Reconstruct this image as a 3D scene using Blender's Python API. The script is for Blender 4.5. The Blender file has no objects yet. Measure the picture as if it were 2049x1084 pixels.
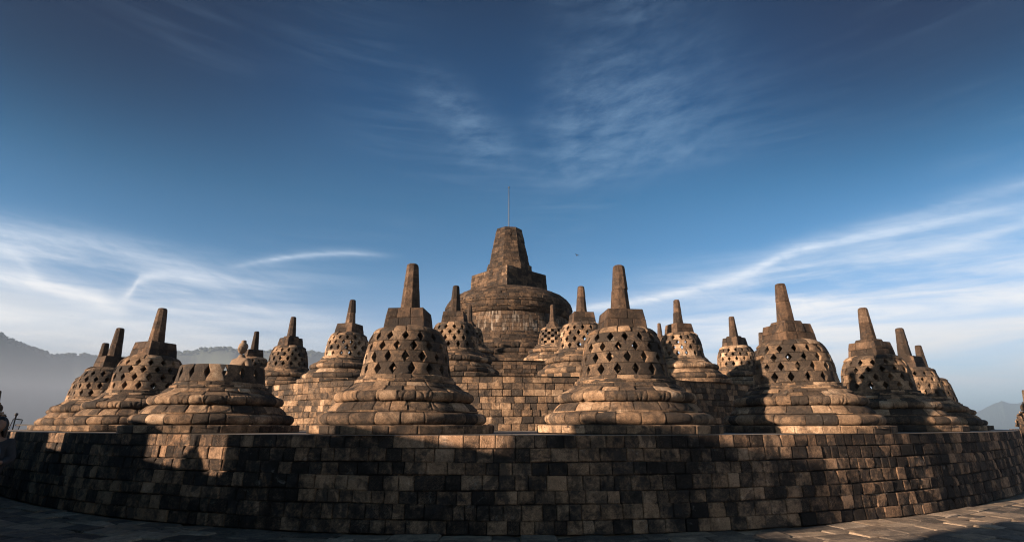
import bpy, math, random
import numpy as np
from mathutils import Vector, Matrix

R = math.radians
random.seed(7)
rng = np.random.default_rng(11)
scene = bpy.context.scene
COL = scene.collection

# ------------------------------------------------------------------ camera
CAMZ = 1.57
cam = bpy.data.cameras.new("camera")
camo = bpy.data.objects.new("camera", cam)
COL.objects.link(camo)
cam.sensor_width = 36.0
cam.lens = 36.0 * 1040.0 / 2049.0
cam.clip_start = 0.05
cam.clip_end = 60000
camo.location = (0, 0, CAMZ)
camo.rotation_euler = (R(90 + 16.6), 0, 0)
scene.camera = camo

# ------------------------------------------------------------------ light
SUN_EL = R(12.8)
SUN_TRAVEL = R(29)            # heading of the light over the ground, from +x towards +y
sdir = Vector((-math.cos(SUN_TRAVEL) * math.cos(SUN_EL), -math.sin(SUN_TRAVEL) * math.cos(SUN_EL), math.sin(SUN_EL)))
sun = bpy.data.lights.new("sun", 'SUN')
sun.energy = 5.0
sun.angle = R(0.9)
sun.color = (1.0, 0.745, 0.54)
suno = bpy.data.objects.new("sun", sun)
COL.objects.link(suno)
suno.rotation_euler = sdir.to_track_quat('Z', 'Y').to_euler()

world = bpy.data.worlds.new("World")
scene.world = world
world.use_nodes = True
scene.view_settings.view_transform = 'Standard'
scene.view_settings.look = 'None'
scene.view_settings.gamma = 1
scene.view_settings.exposure = 1.75
scene.cycles.use_denoising = True
scene.cycles.pixel_filter_type = 'BLACKMAN_HARRIS'
scene.cycles.filter_width = 1.1
scene.cycles.max_bounces = 5
scene.cycles.volume_bounces = 0
scene.cycles.sample_clamp_indirect = 6


class NT:
    """small node helper"""
    def __init__(s, tree):
        s.t = tree
        s.n = tree.nodes
    def add(s, typ, **kw):
        nd = s.n.new(typ)
        for k, v in kw.items():
            setattr(nd, k, v)
        return nd
    def link(s, a, b):
        s.t.links.new(a, b)
    def val(s, sock, v):
        if isinstance(v, (int, float)):
            sock.default_value = v
        elif isinstance(v, (tuple, list)):
            sock.default_value = v
        else:
            s.link(v, sock)
    def m(s, op, a, b=None, c=None, clamp=False):
        nd = s.add('ShaderNodeMath', operation=op)
        nd.use_clamp = clamp
        s.val(nd.inputs[0], a)
        if b is not None: s.val(nd.inputs[1], b)
        if c is not None: s.val(nd.inputs[2], c)
        return nd.outputs[0]
    def mix(s, f, a, b, blend='MIX'):
        nd = s.add('ShaderNodeMix', data_type='RGBA', blend_type=blend)
        s.val(nd.inputs[0], f); s.val(nd.inputs[6], a); s.val(nd.inputs[7], b)
        return nd.outputs[2]
    def noise(s, vec, scale, detail=4, rough=.55, dist=0.0):
        nd = s.add('ShaderNodeTexNoise')
        nd.inputs['Scale'].default_value = scale
        nd.inputs['Detail'].default_value = detail
        nd.inputs['Roughness'].default_value = rough
        nd.inputs['Distortion'].default_value = dist
        if vec is not None: s.link(vec, nd.inputs['Vector'])
        return nd.outputs[0]
    def ramp(s, f, stops, interp='LINEAR'):
        nd = s.add('ShaderNodeValToRGB')
        cr = nd.color_ramp
        cr.interpolation = interp
        while len(cr.elements) > 1: cr.elements.remove(cr.elements[-1])
        cr.elements[0].position = stops[0][0]
        cr.elements[0].color = (*stops[0][1], 1) if isinstance(stops[0][1], tuple) else (stops[0][1],) * 3 + (1,)
        for p, c in stops[1:]:
            e = cr.elements.new(p)
            e.color = (*c, 1) if isinstance(c, tuple) else (c, c, c, 1)
        s.link(f, nd.inputs[0])
        return nd.outputs[0]
    def curve(s, x, pts):
        """float curve on a 0..1 input"""
        nd = s.add('ShaderNodeFloatCurve')
        c = nd.mapping.curves[0]
        c.points[0].location = pts[0]
        c.points[1].location = pts[-1]
        for p in pts[1:-1]: c.points.new(*p)
        nd.mapping.update()
        s.val(nd.inputs['Value'], x)
        return nd.outputs[0]


# sky: Nishita with thin cirrus laid over it by direction
W = NT(world.node_tree)
bg = world.node_tree.nodes['Background']
sky = W.add('ShaderNodeTexSky', sky_type='NISHITA')
sky.sun_disc = False
sky.sun_elevation = SUN_EL
sky.sun_rotation = math.atan2(sdir.x, sdir.y)
sky.altitude = 300
sky.air_density = 1.0
sky.dust_density = 0.6
sky.ozone_density = 2.5
tc = W.add('ShaderNodeTexCoord')
sep = W.add('ShaderNodeSeparateXYZ')
W.link(tc.outputs['Generated'], sep.inputs[0])
X, Y, Z = sep.outputs
hor = W.m('SQRT', W.m('ADD', W.m('MULTIPLY', X, X), W.m('MULTIPLY', Y, Y)))
elev = W.m('DIVIDE', Z, W.m('MAXIMUM', hor, .001))            # tangent of the elevation
az = W.m('ARCTAN2', X, Y)                                       # 0 at +y, + to the right
aN = W.m('MULTIPLY_ADD', az, 1 / 2.0, 0.5, clamp=True)          # az -1..1 rad  -> 0..1
def smooth(x, a, b, lo=0.0, hi=1.0):
    if a > b: a, b, lo, hi = b, a, hi, lo
    nd = W.add('ShaderNodeMapRange', interpolation_type='SMOOTHSTEP')
    W.val(nd.inputs[0], x); nd.inputs[1].default_value = a; nd.inputs[2].default_value = b
    nd.inputs[3].default_value = lo; nd.inputs[4].default_value = hi
    return nd.outputs[0]
# grade of the clear sky
grade = W.ramp(elev, [(0.0, (0.36, .58, .84)), (0.12, (0.36, .66, .95)), (0.27, (.46, .75, .90)), (.43, (.24, .60, .74)), (.68, (.035, .33, .52)), (.98, (.002, .16, .285))])
grade = W.mix(smooth(Y, .10, -.55), grade, (2.0, 1.75, 1.55, 1))      # brighter towards the sun, behind the viewer
skyc = W.mix(1.0, sky.outputs[0], grade, 'MULTIPLY')
SKYBASE = skyc

def vec3(x, y, z):
    nd = W.add('ShaderNodeCombineXYZ')
    W.val(nd.inputs[0], x); W.val(nd.inputs[1], y); W.val(nd.inputs[2], z)
    return nd.outputs[0]

def gauss(d, w):
    q = W.m('DIVIDE', d, w)
    return W.m('EXPONENT', W.m('MULTIPLY', W.m('MULTIPLY', q, q), -1.0))

def window(x, a, b, c, d):
    return W.m('MULTIPLY', smooth(x, a, b), smooth(x, c, d, 1.0, 0.0))

def tex(ku, kv, kz, scale, detail=6, rough=.6, dist=.3, shear=0.0):
    u = W.m('ADD', W.m('MULTIPLY', az, ku), W.m('MULTIPLY', elev, shear))
    return W.noise(vec3(u, W.m('MULTIPLY', elev, kv), kz), scale, detail, rough, dist)
wn = tex(3.0, 8.0, 0.0, 1.3, 5, .55, .3)
fn = tex(3.2, 26.0, 3.0, 1.3, 8, .60, .5, 6.0)
f2 = tex(2.2, 15.0, 11.0, 1.2, 7, .58, .6, -5.0)
thr = tex(5.0, 60.0, 5.0, 1.4, 5, .6, .4, 14.0)
dn = tex(8.0, 15.0, 7.0, 1.3, 10, .66, .15, -5.0)
d2 = tex(2.2, 3.0, 17.0, 1.1, 3, .5, .2)
iso = tex(14.0, 26.0, 23.0, 1.6, 9, .68, .6, 22.0)

def streak(pts, width, amp, wav=.022):
    """pts: (az 0..1, elev) -> a wisp following that line over the sky"""
    c = W.curve(aN, pts)
    d = W.m('SUBTRACT', elev, W.m('ADD', c, W.m('MULTIPLY', W.m('SUBTRACT', wn, .5), wav)))
    brk = W.m('MULTIPLY', W.ramp(thr, [(.25, .5), (.65, 1.0)]), smooth(iso, .25, .62, .62, 1.08))
    soft = W.m('ADD', W.m('MULTIPLY', gauss(d, width), .65), W.m('MULTIPLY', gauss(d, width * 2.6), .35))
    return W.m('MULTIPLY', W.m('MULTIPLY', soft, brk), amp)
# sky colour darkened off to both sides, for lens vignetting and polarisation
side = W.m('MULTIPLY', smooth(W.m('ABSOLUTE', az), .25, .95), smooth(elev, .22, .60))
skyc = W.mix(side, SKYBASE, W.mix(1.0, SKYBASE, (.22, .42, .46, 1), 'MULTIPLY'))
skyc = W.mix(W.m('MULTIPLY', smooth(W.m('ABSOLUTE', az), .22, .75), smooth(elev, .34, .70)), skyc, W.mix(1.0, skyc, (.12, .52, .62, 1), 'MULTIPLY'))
cl = []
def addc(*f):
    q = f[0]
    for g in f[1:]: q = W.m('MULTIPLY', q, g)
    cl.append(q)
# right: long wisp, second wisp, veil below, low brightness
addc(streak([(0, .20), (.508, .208), (.576, .220), (.679, .245), (.723, .266), (.757, .292), (.802, .302), (.852, .303), (1, .30)], .0085, 1.0), window(aN, .50, .62, .82, .95))
addc(streak([(0, .27), (.79, .272), (.849, .259), (.879, .266), (.94, .29), (1, .32)], .008, .5), window(aN, .77, .83, .92, 1.1))
addc(streak([(0, .32), (.79, .318), (.87, .325), (.95, .345), (1, .36)], .010, .35), window(aN, .76, .85, .95, 1.1))
addc(window(elev, .02, .10, .22, .34), smooth(aN, .56, .76), W.ramp(fn, [(.36, 0.10), (.64, 1.0)]), W.m('MULTIPLY', smooth(f2, .3, .65, .45, 1.0), W.m('MULTIPLY', smooth(iso, .3, .62, .7, 1.0), .95)))
addc(window(elev, .02, .08, .13, .235), window(aN, .5, .60, 1.2, 1.4), W.ramp(fn, [(.25, .35), (.7, 1.0)]), smooth(f2, .3, .65, .5, .95))
# left: cream bank near the hills, bright edge, hook, veil above
addc(window(elev, -.05, .0, .14, .225), smooth(aN, .50, .12), W.ramp(f2, [(.32, .45), (.58, 1.0)]), smooth(fn, .3, .65, .75, 1.0))
addc(streak([(0, .215), (.101, .204), (.134, .193), (.152, .187), (.175, .172), (1, .17)], .011, .95, .012), smooth(aN, .185, .155))
addc(streak([(0, .19), (.172, .190), (.180, .224), (.196, .238), (.225, .237), (.28, .225), (1, .22)], .0085, .80, .010), window(aN, .165, .180, .195, .26))
addc(streak([(0, .26), (.100, .238), (.112, .222), (.124, .200), (1, .1)], .010, .65, .01), window(aN, .085, .10, .118, .13))
addc(streak([(0, .285), (.09, .266), (.15, .268), (.20, .258), (.28, .235), (1, .2)], .012, .45, .02), window(aN, .07, .11, .22, .32))
addc(window(elev, .08, .15, .235, .31), smooth(aN, .40, .18), W.ramp(fn, [(.36, 0.08), (.64, 1.0)]), smooth(f2, .35, .62, .2, .75), smooth(iso, .3, .62, .6, 1.0))
# thin streak left of the dome
addc(streak([(0, .25), (.238, .266), (.269, .286), (.306, .307), (.341, .318), (.379, .321), (1, .32)], .0042, .62, .004), window(aN, .23, .275, .33, .40))
# faint high veil over the middle: two patches
pat1 = W.m('MULTIPLY', window(elev, .50, .56, .66, .82), gauss(W.m('SUBTRACT', W.m('ADD', aN, W.m('MULTIPLY', elev, .30)), .64), .035))
pat2 = W.m('MULTIPLY', window(elev, .44, .54, .75, 1.2), window(aN, .50, .57, .62, .78))
addc(W.m('MAXIMUM', pat1, pat2), W.ramp(dn, [(.36, 0.0), (.48, .35), (.68, 1.0)]), W.m('MULTIPLY', smooth(d2, .3, .65, .35, 1.0), .42))
# very thin streaks all over and paler air low down
addc(window(elev, .25, .40, .8, 1.4), W.ramp(fn, [(.45, 0.0), (.8, 1.0)]), W.m('MULTIPLY', smooth(d2, .4, .7), .14))
addc(smooth(elev, .34, .04), W.m('MULTIPLY_ADD', f2, .35, .13))
tot = cl[0]
for q in cl[1:]:
    tot = W.m('SUBTRACT', W.m('ADD', tot, q), W.m('MULTIPLY', tot, q))
tot = W.m('MINIMUM', tot, .95)
warm = W.ramp(elev, [(0.0, (4.4, 4.5, 4.8)), (.07, (4.9, 4.9, 5.0)), (.17, (6.7, 6.45, 6.2)), (.30, (4.3, 5.0, 5.9)), (.55, (1.7, 2.7, 3.9)), (.95, (.85, 1.45, 2.3))])
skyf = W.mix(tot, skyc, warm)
gs = W.m('MULTIPLY', W.m('MULTIPLY', gauss(W.m('SUBTRACT', elev, W.curve(aN, [(0, .178), (.10, .172), (.15, .158), (.2, .15), (1, .14)])), .014), smooth(aN, .17, .12)), .75)
skyf = W.mix(gs, skyf, (4.2, 4.5, 4.9, 1))
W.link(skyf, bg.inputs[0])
bg.inputs[1].default_value = 0.0525

# ------------------------------------------------------------------ materials
def mat_base(name):
    m = bpy.data.materials.new(name)
    m.use_nodes = True
    return m, NT(m.node_tree), m.node_tree.nodes['Principled BSDF']

def stone(name, ramp_stops, dark=.25, stain=.5, rough=.9, bump=.35, lichen=.25, spec=.25, hw=.8, streak=0.0):
    """weathered andesite; every block has its own tone (attribute rnd)"""
    m, N, b = mat_base(name)
    at = N.add('ShaderNodeAttribute', attribute_name='rnd')
    oi = N.add('ShaderNodeObjectInfo')
    geo = N.add('ShaderNodeTexCoord').outputs['Object']
    off = N.add('ShaderNodeVectorMath', operation='ADD')
    N.link(geo, off.inputs[0])
    cx = N.add('ShaderNodeCombineXYZ')
    for i in range(3): N.link(N.m('MULTIPLY', oi.outputs['Random'], 30.0 + 11 * i), cx.inputs[i])
    N.link(cx.outputs[0], off.inputs[1])
    P = off.outputs[0]
    wnn = N.add('ShaderNodeTexWhiteNoise', noise_dimensions='2D')
    c2 = N.add('ShaderNodeCombineXYZ')
    N.link(N.m('MULTIPLY', at.outputs['Fac'], 917.0), c2.inputs[0])
    N.link(N.m('MULTIPLY', oi.outputs['Random'], 53.0), c2.inputs[1])
    N.link(c2.outputs[0], wnn.inputs['Vector'])
    h = wnn.outputs['Value']
    mpb = N.add('ShaderNodeMapping'); mpb.inputs['Scale'].default_value = (1, 1, .55)
    N.link(P, mpb.inputs['Vector'])
    big = N.noise(mpb.outputs[0], 1.05, 6, .62, .2)
    mid = N.noise(P, 3.2, 6, .65, .3)
    fine = N.noise(P, 22.0, 6, .7)
    blot = N.noise(P, 8.5, 7, .70, .6)
    grit = N.noise(P, 70.0, 5, .8)
    t = N.m('ADD', N.m('MULTIPLY_ADD', h, hw, (.62 - hw) * .5), N.m('MULTIPLY', N.m('SUBTRACT', mid, .5), 1.0))
    t = N.m('ADD', t, N.m('MULTIPLY', N.m('SUBTRACT', big, .5), stain))
    t = N.m('ADD', t, N.m('MULTIPLY', N.m('SUBTRACT', fine, .5), .42))
    t = N.m('ADD', t, N.m('MULTIPLY', N.m('SUBTRACT', blot, .5), 1.05))
    t = N.m('ADD', t, .19 - dark * .4 + .045)
    base = N.ramp(t, ramp_stops)
    # hue: some blocks redder, some greyer
    hue = N.mix(N.m('MULTIPLY', wnn.outputs['Color'], 1.0), (1.0, .97, .93, 1), (1.10, .96, .82, 1))
    base = N.mix(1.0, base, hue, 'MULTIPLY')
    # pale lichen and salt
    li = N.ramp(N.noise(P, 6.5, 8, .72, .8), [(.60, 0.0), (.72, 1.0)])
    base = N.mix(N.m('MULTIPLY', li, lichen), base, (.33, .30, .26, 1))
    # black crust in patches
    bc = N.ramp(N.noise(P, 2.1, 7, .68, .5), [(.54, 0.0), (.60, 1.0)])
    base = N.mix(N.m('MULTIPLY', bc, dark), base, (.030, .027, .026, 1))
    if streak:
        mp = N.add('ShaderNodeMapping'); mp.inputs['Scale'].default_value = (3.2, 3.2, .28)
        N.link(P, mp.inputs['Vector'])
        sk = N.m('MULTIPLY', N.ramp(N.noise(mp.outputs[0], 1.6, 6, .6, .2), [(.50, 0.0), (.64, 1.0)]), N.ramp(N.noise(P, .9, 3, .5), [(.40, 0.0), (.60, 1.0)]))
        base = N.mix(N.m('MULTIPLY', sk, streak), base, (.42, .37, .31, 1))
    base = N.mix(1.0, base, N.ramp(grit, [(.32, (.55, .55, .55)), (.68, (1.35, 1.35, 1.35))]), 'MULTIPLY')
    N.link(base, b.inputs['Base Color'])
    N.link(N.m('MULTIPLY_ADD', fine, .2, rough - .1), b.inputs['Roughness'])
    b.inputs['Specular IOR Level'].default_value = spec
    hgt = N.m('ADD', N.m('MULTIPLY', fine, .8), N.m('MULTIPLY', grit, .5))
    hgt = N.m('ADD', hgt, N.m('ADD', N.m('MULTIPLY', mid, .6), N.m('MULTIPLY', blot, .7)))
    bp = N.add('ShaderNodeBump')
    bp.inputs['Strength'].default_value = bump
    bp.inputs['Distance'].default_value = .05
    pit = N.add('ShaderNodeTexVoronoi'); pit.inputs['Scale'].default_value = 34.0
    N.link(P, pit.inputs['Vector'])
    pt = N.ramp(pit.outputs['Distance'], [(.10, 0.0), (.32, 1.0)])
    hgt = N.m('MULTIPLY_ADD', pt, .22, hgt)
    N.link(hgt, bp.inputs['Height'])
    N.link(bp.outputs[0], b.inputs['Normal'])
    return m

def plain(name, col, rough=.7, metal=0.0, var=.15, scale=8):
    m, N, b = mat_base(name)
    tcx = N.add('ShaderNodeTexCoord').outputs['Object']
    f = N.noise(tcx, scale, 4, .6)
    lo = tuple(c * (1 - var) for c in col); hi = tuple(min(1, c * (1 + var)) for c in col)
    N.link(N.ramp(f, [(.3, lo), (.7, hi)]), b.inputs['Base Color'])
    b.inputs['Roughness'].default_value = rough
    b.inputs['Metallic'].default_value = metal
    return m

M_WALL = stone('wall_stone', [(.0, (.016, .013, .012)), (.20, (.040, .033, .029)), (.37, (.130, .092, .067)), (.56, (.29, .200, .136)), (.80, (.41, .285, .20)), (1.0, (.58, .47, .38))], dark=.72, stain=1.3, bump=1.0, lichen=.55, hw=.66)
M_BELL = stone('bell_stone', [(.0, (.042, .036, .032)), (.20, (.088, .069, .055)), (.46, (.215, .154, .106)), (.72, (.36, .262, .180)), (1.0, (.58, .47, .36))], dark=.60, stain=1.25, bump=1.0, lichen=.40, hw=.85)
M_TOP = stone('finial_stone', [(.0, (.028, .023, .020)), (.3, (.058, .043, .034)), (.6, (.125, .087, .062)), (1.0, (.25, .18, .13))], dark=.60, stain=1.1, bump=.9, lichen=.3, hw=.55)
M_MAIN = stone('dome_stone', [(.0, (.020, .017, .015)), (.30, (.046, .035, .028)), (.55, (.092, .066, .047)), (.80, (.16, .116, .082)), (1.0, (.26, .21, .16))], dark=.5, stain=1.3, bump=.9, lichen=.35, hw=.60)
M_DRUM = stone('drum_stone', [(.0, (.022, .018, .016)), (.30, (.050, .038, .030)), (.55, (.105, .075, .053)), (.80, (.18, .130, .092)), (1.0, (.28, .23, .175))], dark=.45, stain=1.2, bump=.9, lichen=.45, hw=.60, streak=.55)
M_PAVE = stone('paving_stone', [(.0, (.045, .042, .040)), (.30, (.115, .10, .088)), (.60, (.225, .188, .152)), (.85, (.32, .27, .215)), (1.0, (.42, .36, .30))], dark=.25, stain=.45, bump=.4, rough=.78, spec=.4, hw=.9)
M_CORE = plain('joint_earth', (.022, .019, .016), .95)
M_BUDDHA = stone('statue_stone', [(.0, (.09, .075, .06)), (.5, (.17, .13, .10)), (1.0, (.26, .21, .16))], dark=.10, stain=.3, bump=.3)

# ------------------------------------------------------------------ mesh builder
class MB:
    def __init__(s):
        s.v, s.q, s.r, s.n = [], [], [], 0
    def grid(s, pts, rnd, flip=False, wrap=False):
        a, b = pts.shape[:2]
        idx = np.arange(a * b).reshape(a, b) + s.n
        if wrap: idx = np.vstack([idx, idx[:1]])
        q = np.stack([idx[:-1, :-1], idx[1:, :-1], idx[1:, 1:], idx[:-1, 1:]], -1).reshape(-1, 4)
        if flip: q = q[:, ::-1]
        s.v.append(pts.reshape(-1, 3)); s.q.append(q)
        s.r.append(np.full(a * b, rnd)); s.n += a * b
    def build(s, name, mat, parent=None, smooth=True, mats=None):
        V = np.concatenate(s.v).astype(np.float32); Q = np.concatenate(s.q).astype(np.int32)
        me = bpy.data.meshes.new(name)
        me.vertices.add(len(V)); me.vertices.foreach_set('co', V.ravel())
        me.loops.add(Q.size); me.loops.foreach_set('vertex_index', Q.ravel())
        me.polygons.add(len(Q))
        me.polygons.foreach_set('loop_start', np.arange(0, Q.size, 4, dtype=np.int32))
        me.polygons.foreach_set('use_smooth', np.full(len(Q), smooth))
        at = me.attributes.new('rnd', 'FLOAT', 'POINT')
        at.data.foreach_set('value', np.concatenate(s.r).astype(np.float32))
        me.update(calc_edges=True)
        me.materials.append(mat)
        o = bpy.data.objects.new(name, me)
        COL.objects.link(o)
        if parent is not None: o.parent = parent
        return o

def wob(P, k=1.0):
    x, y, z = P[..., 0], P[..., 1], P[..., 2]
    return (np.sin(x * 7.1 * k + y * 3.3 * k + 1.1) * np.sin(z * 9.7 * k + x * 2.9 + .4) + .6 * np.sin(y * 13.3 * k + z * 17.1 * k) * np.sin(x * 19.7 * k - z * 5.1)
            + .4 * np.sin(x * 31 * k + z * 27 * k) * np.sin(y * 37 * k + 2.0)) / 2.0

def block(B, P, nu=4, nv=3, dep=.12, bev=.012, amp=.005, gap=(.0, .0), closed=False, proud=None, chip=.12, carve=None, rnd=None, tilt=.004, left=None, right=None):
    """one stone: P(U,V,D)->xyz, D is depth below the face; worn rounded arrises, slight bulge and tilt"""
    def knots(n, e):      # arris, support line, then the body of the face
        return np.concatenate([[0, e], np.linspace(2.1 * e, 1 - 2.1 * e, max(2, n)), [1 - e, 1]])
    us, vs = knots(nu, .035), knots(nv, .05)
    U, V = np.meshgrid(us, vs, indexing='ij')
    eu = (np.minimum(U, 1 - U) < 1e-6).astype(float)
    ev = (np.minimum(V, 1 - V) < 1e-6).astype(float)
    D = bev * (eu + ev)
    if proud is None: proud = rng.normal(0, tilt)
    D = D - proud + rng.normal(0, tilt) * (U - .5) + rng.normal(0, tilt) * (V - .5)
    if rng.random() < chip:
        cu, cv = rng.integers(0, 2), rng.integers(0, 2)
        D = D + rng.uniform(.015, .05) * np.exp(-((U - cu) ** 2 + (V - cv) ** 2) / rng.uniform(.015, .06))
    Ug = gap[0] + U * (1 - 2 * gap[0])
    Vg = gap[1] + V * (1 - 2 * gap[1])
    if left is not None:
        L, Rr = left(Vg), right(Vg)
        Ug = L + Ug * (Rr - L)
    P0 = P(Ug, Vg, np.zeros_like(U))
    ph = rng.random(3) * 6
    D = D + amp * wob(P0 + ph)
    if carve is not None: D = D + carve(Ug, Vg)
    F = P(Ug, Vg, D)
    if rnd is None: rnd = rng.random()
    B.grid(F, rnd)
    # side walls
    def loopof(A):
        return np.concatenate([A[:, 0], A[-1, 1:], A[-2::-1, -1], A[0, -2::-1]])
    lu, lv, ld = loopof(Ug), loopof(Vg), loopof(D)
    top = P(lu, lv, ld); bot = P(lu, lv, np.full_like(ld, dep))
    B.grid(np.stack([top, bot]), rnd, flip=False)
    if closed:
        B.grid(P(Ug, Vg, np.full_like(U, dep)), rnd, flip=True)

def poly(pts):
    """piecewise-linear profile (r,z) with param 0..1 by length, plus outward normal"""
    p = np.array(pts, float)
    d = np.r_[0, np.cumsum(np.hypot(*np.diff(p, axis=0).T))]
    d /= d[-1]
    def f(v):
        r = np.interp(v, d, p[:, 0]); z = np.interp(v, d, p[:, 1])
        h = 1e-2
        a, b = np.clip(v - h, 0, 1), np.clip(v + h, 0, 1)
        tr = np.interp(b, d, p[:, 0]) - np.interp(a, d, p[:, 0]); tz = np.interp(b, d, p[:, 1]) - np.interp(a, d, p[:, 1])
        L = np.maximum(np.hypot(tr, tz), 1e-9)
        return r, z, tz / L, -tr / L
    return f

def ring(B, prof, n, jit=.18, ph=None, nu=4, nv=3, dep=.12, cx=0, cy=0, carvef=None, gapm=.0055, span=None, closed=False, facet=0.0, **kw):
    f = poly(prof)
    if ph is None: ph = rng.random() * 7
    w = 1 + rng.uniform(-jit, jit, n)
    th = np.r_[0, np.cumsum(w)] / w.sum() * 2 * math.pi
    rm = max(p[0] for p in prof)
    L = sum(math.hypot(prof[i + 1][0] - prof[i][0], prof[i + 1][1] - prof[i][1]) for i in range(len(prof) - 1))
    for i in range(n):
        t0, t1 = th[i] + ph, th[i + 1] + ph
        def P(U, V, D, t0=t0, t1=t1):
            r, z, nr, nz = f(V)
            t = t0 + U * (t1 - t0)
            fc = 1.0
            if facet:
                tm = (t0 + t1) / 2
                fc = 1 - facet + facet * np.cos((t1 - t0) / 2) / np.cos(t - tm)
            rr = (r * fc - D * nr)
            return np.stack([cx + rr * np.cos(t), cy + rr * np.sin(t), z - D * nz], -1)
        cf = None
        if carvef is not None:
            cf = lambda U, V, t0=t0, t1=t1: carvef(t0 + U * (t1 - t0), V)
        block(B, P, nu, nv, dep, gap=(gapm / max(.05, (t1 - t0) * rm), gapm / max(.03, L)), carve=cf, closed=closed, **kw)

def lathe(B, prof, n=48, rnd=.5, cx=0, cy=0):
    t = np.linspace(0, 2 * math.pi, n, endpoint=False)
    p = np.array(prof, float)
    P = np.stack([cx + np.cos(t)[:, None] * p[None, :, 0], cy + np.sin(t)[:, None] * p[None, :, 0], np.broadcast_to(p[None, :, 1], (n, len(p)))], -1)
    B.grid(P, rnd, wrap=True)

def planeface(a, b, c, d):
    """bilinear quad face a(0,0) b(1,0) c(1,1) d(0,1); depth goes inward"""
    a, b, c, d = map(np.array, (a, b, c, d))
    nrm = np.cross(b - a, d - a); nrm = nrm / np.linalg.norm(nrm)
    def P(U, V, D):
        U = U[..., None]; V = V[..., None]
        return a * (1 - U) * (1 - V) + b * U * (1 - V) + c * U * V + d * (1 - U) * V - nrm * D[..., None]
    return P

def prism(B, sides, r0, z0, r1, z1, rot=0, nblocks=1, gapm=.003, dep=.08, nu=3, nv=4, cx=0, cy=0, bev=.01, corner=True, **kw):
    """tapering prism, each face cut into nblocks stones; r = circumradius"""
    for k in range(sides):
        t0 = rot + k * 2 * math.pi / sides; t1 = t0 + 2 * math.pi / sides
        A = np.array([cx + r0 * math.cos(t0), cy + r0 * math.sin(t0), z0]); Bq = np.array([cx + r0 * math.cos(t1), cy + r0 * math.sin(t1), z0])
        Dq = np.array([cx + r1 * math.cos(t0), cy + r1 * math.sin(t0), z1]); Cq = np.array([cx + r1 * math.cos(t1), cy + r1 * math.sin(t1), z1])
        cuts = np.linspace(0, 1, nblocks + 1)
        if nblocks > 1: cuts[1:-1] += rng.uniform(-.12, .12, nblocks - 1) / nblocks * 1.6
        L = np.linalg.norm(Bq - A)
        for j in range(nblocks):
            u0, u1 = cuts[j], cuts[j + 1]
            a = A + (Bq - A) * u0; b = A + (Bq - A) * u1; d = Dq + (Cq - Dq) * u0; c = Dq + (Cq - Dq) * u1
            block(B, planeface(a, b, c, d), nu, nv, dep, bev=bev, gap=(0.0, gapm / (z1 - z0)), proud=kw.get('proud', None), tilt=kw.get('tilt', .002), amp=kw.get('amp', .004), chip=kw.get('chip', .1), rnd=kw.get('rnd', None))

def capdisc(B, sides, r, z, rot=0, rnd=.5, cx=0, cy=0, h=.0):
    t = rot + np.arange(sides) * 2 * math.pi / sides
    ringp = np.stack([cx + r * np.cos(t), cy + r * np.sin(t), np.full(sides, z)], -1)
    mid = np.stack([cx + r * .5 * np.cos(t), cy + r * .5 * np.sin(t), np.full(sides, z + h * .8)], -1)
    ctr = np.stack([np.full(sides, cx), np.full(sides, cy), np.full(sides, z + h)], -1)
    B.grid(np.stack([ringp, mid, ctr], 1), rnd, wrap=True)

# ------------------------------------------------------------------ tagging
def tag(o, label=None, cat=None, group=None, kind=None):
    if label: o['label'] = label
    if cat: o['category'] = cat
    if group: o['group'] = group
    if kind: o['kind'] = kind
    return o

def empty(name, loc=(0, 0, 0), rz=0.0):
    o = bpy.data.objects.new(name, None)
    o.empty_display_size = .3
    COL.objects.link(o)
    o.location = loc; o.rotation_euler = (0, 0, rz)
    return o

# ------------------------------------------------------------------ terrace plans
C0 = np.array([-.1, 38.5])
TH = np.linspace(-180, 180, 1441)
def radius_fn(pts, sm=14):
    a = np.array([p[0] for p in pts]); r = np.array([p[1] for p in pts])
    rr = np.interp(np.abs(TH), a, r)
    k = np.exp(-.5 * (np.arange(-60, 61) / sm) ** 2); k /= k.sum()
    rp = np.r_[rr[-61:-1], rr, rr[1:61]]
    return np.convolve(rp, k, 'valid')
RA = radius_fn([(0, 28.15), (4.5, 28.1), (13.6, 27.3), (22.7, 25.9), (32.9, 24.75), (45.3, 23.85), (57, 23.4), (70, 23.2), (180, 23.2)])
RB = radius_fn([(0, 20.45), (6.3, 20.35), (19.8, 19.2), (34.5, 17.95), (52, 17.25), (70, 17.0), (180, 17.0)])
RC = radius_fn([(0, 11.2), (180, 11.1)])
def contour(Rr, offs):
    t = np.radians(TH)
    x = C0[0] + Rr * np.sin(t); y = C0[1] - Rr * np.cos(t)
    dx, dy = np.gradient(x), np.gradient(y)
    L = np.hypot(dx, dy)
    nx, ny = dy / L, -dx / L
    o = np.interp(np.abs(TH), [p[0] for p in offs], [p[1] for p in offs])
    x, y = x + nx * o, y + ny * o
    dx, dy = np.gradient(x), np.gradient(y); L = np.hypot(dx, dy)
    nx, ny = dy / L, -dx / L
    s = np.r_[0, np.cumsum(np.hypot(np.diff(x), np.diff(y)))]
    return dict(x=x, y=y, nx=nx, ny=ny, s=s)
CA = contour(RA, [(0, 1.80), (12, 1.9), (25, 2.25), (50, 2.35), (180, 2.3)])
CB = contour(RB, [(0, 1.80), (180, 1.9)])
CC = contour(RC, [(0, 1.80), (180, 1.8)])
def at_s(C, s, off):
    x = np.interp(s, C['s'], C['x']); y = np.interp(s, C['s'], C['y'])
    nx = np.interp(s, C['s'], C['nx']); ny = np.interp(s, C['s'], C['ny'])
    return x + nx * off, y + ny * off

def s_range(C, th0, th1):
    return np.interp(th0, TH, C['s']), np.interp(th1, TH, C['s'])

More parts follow.
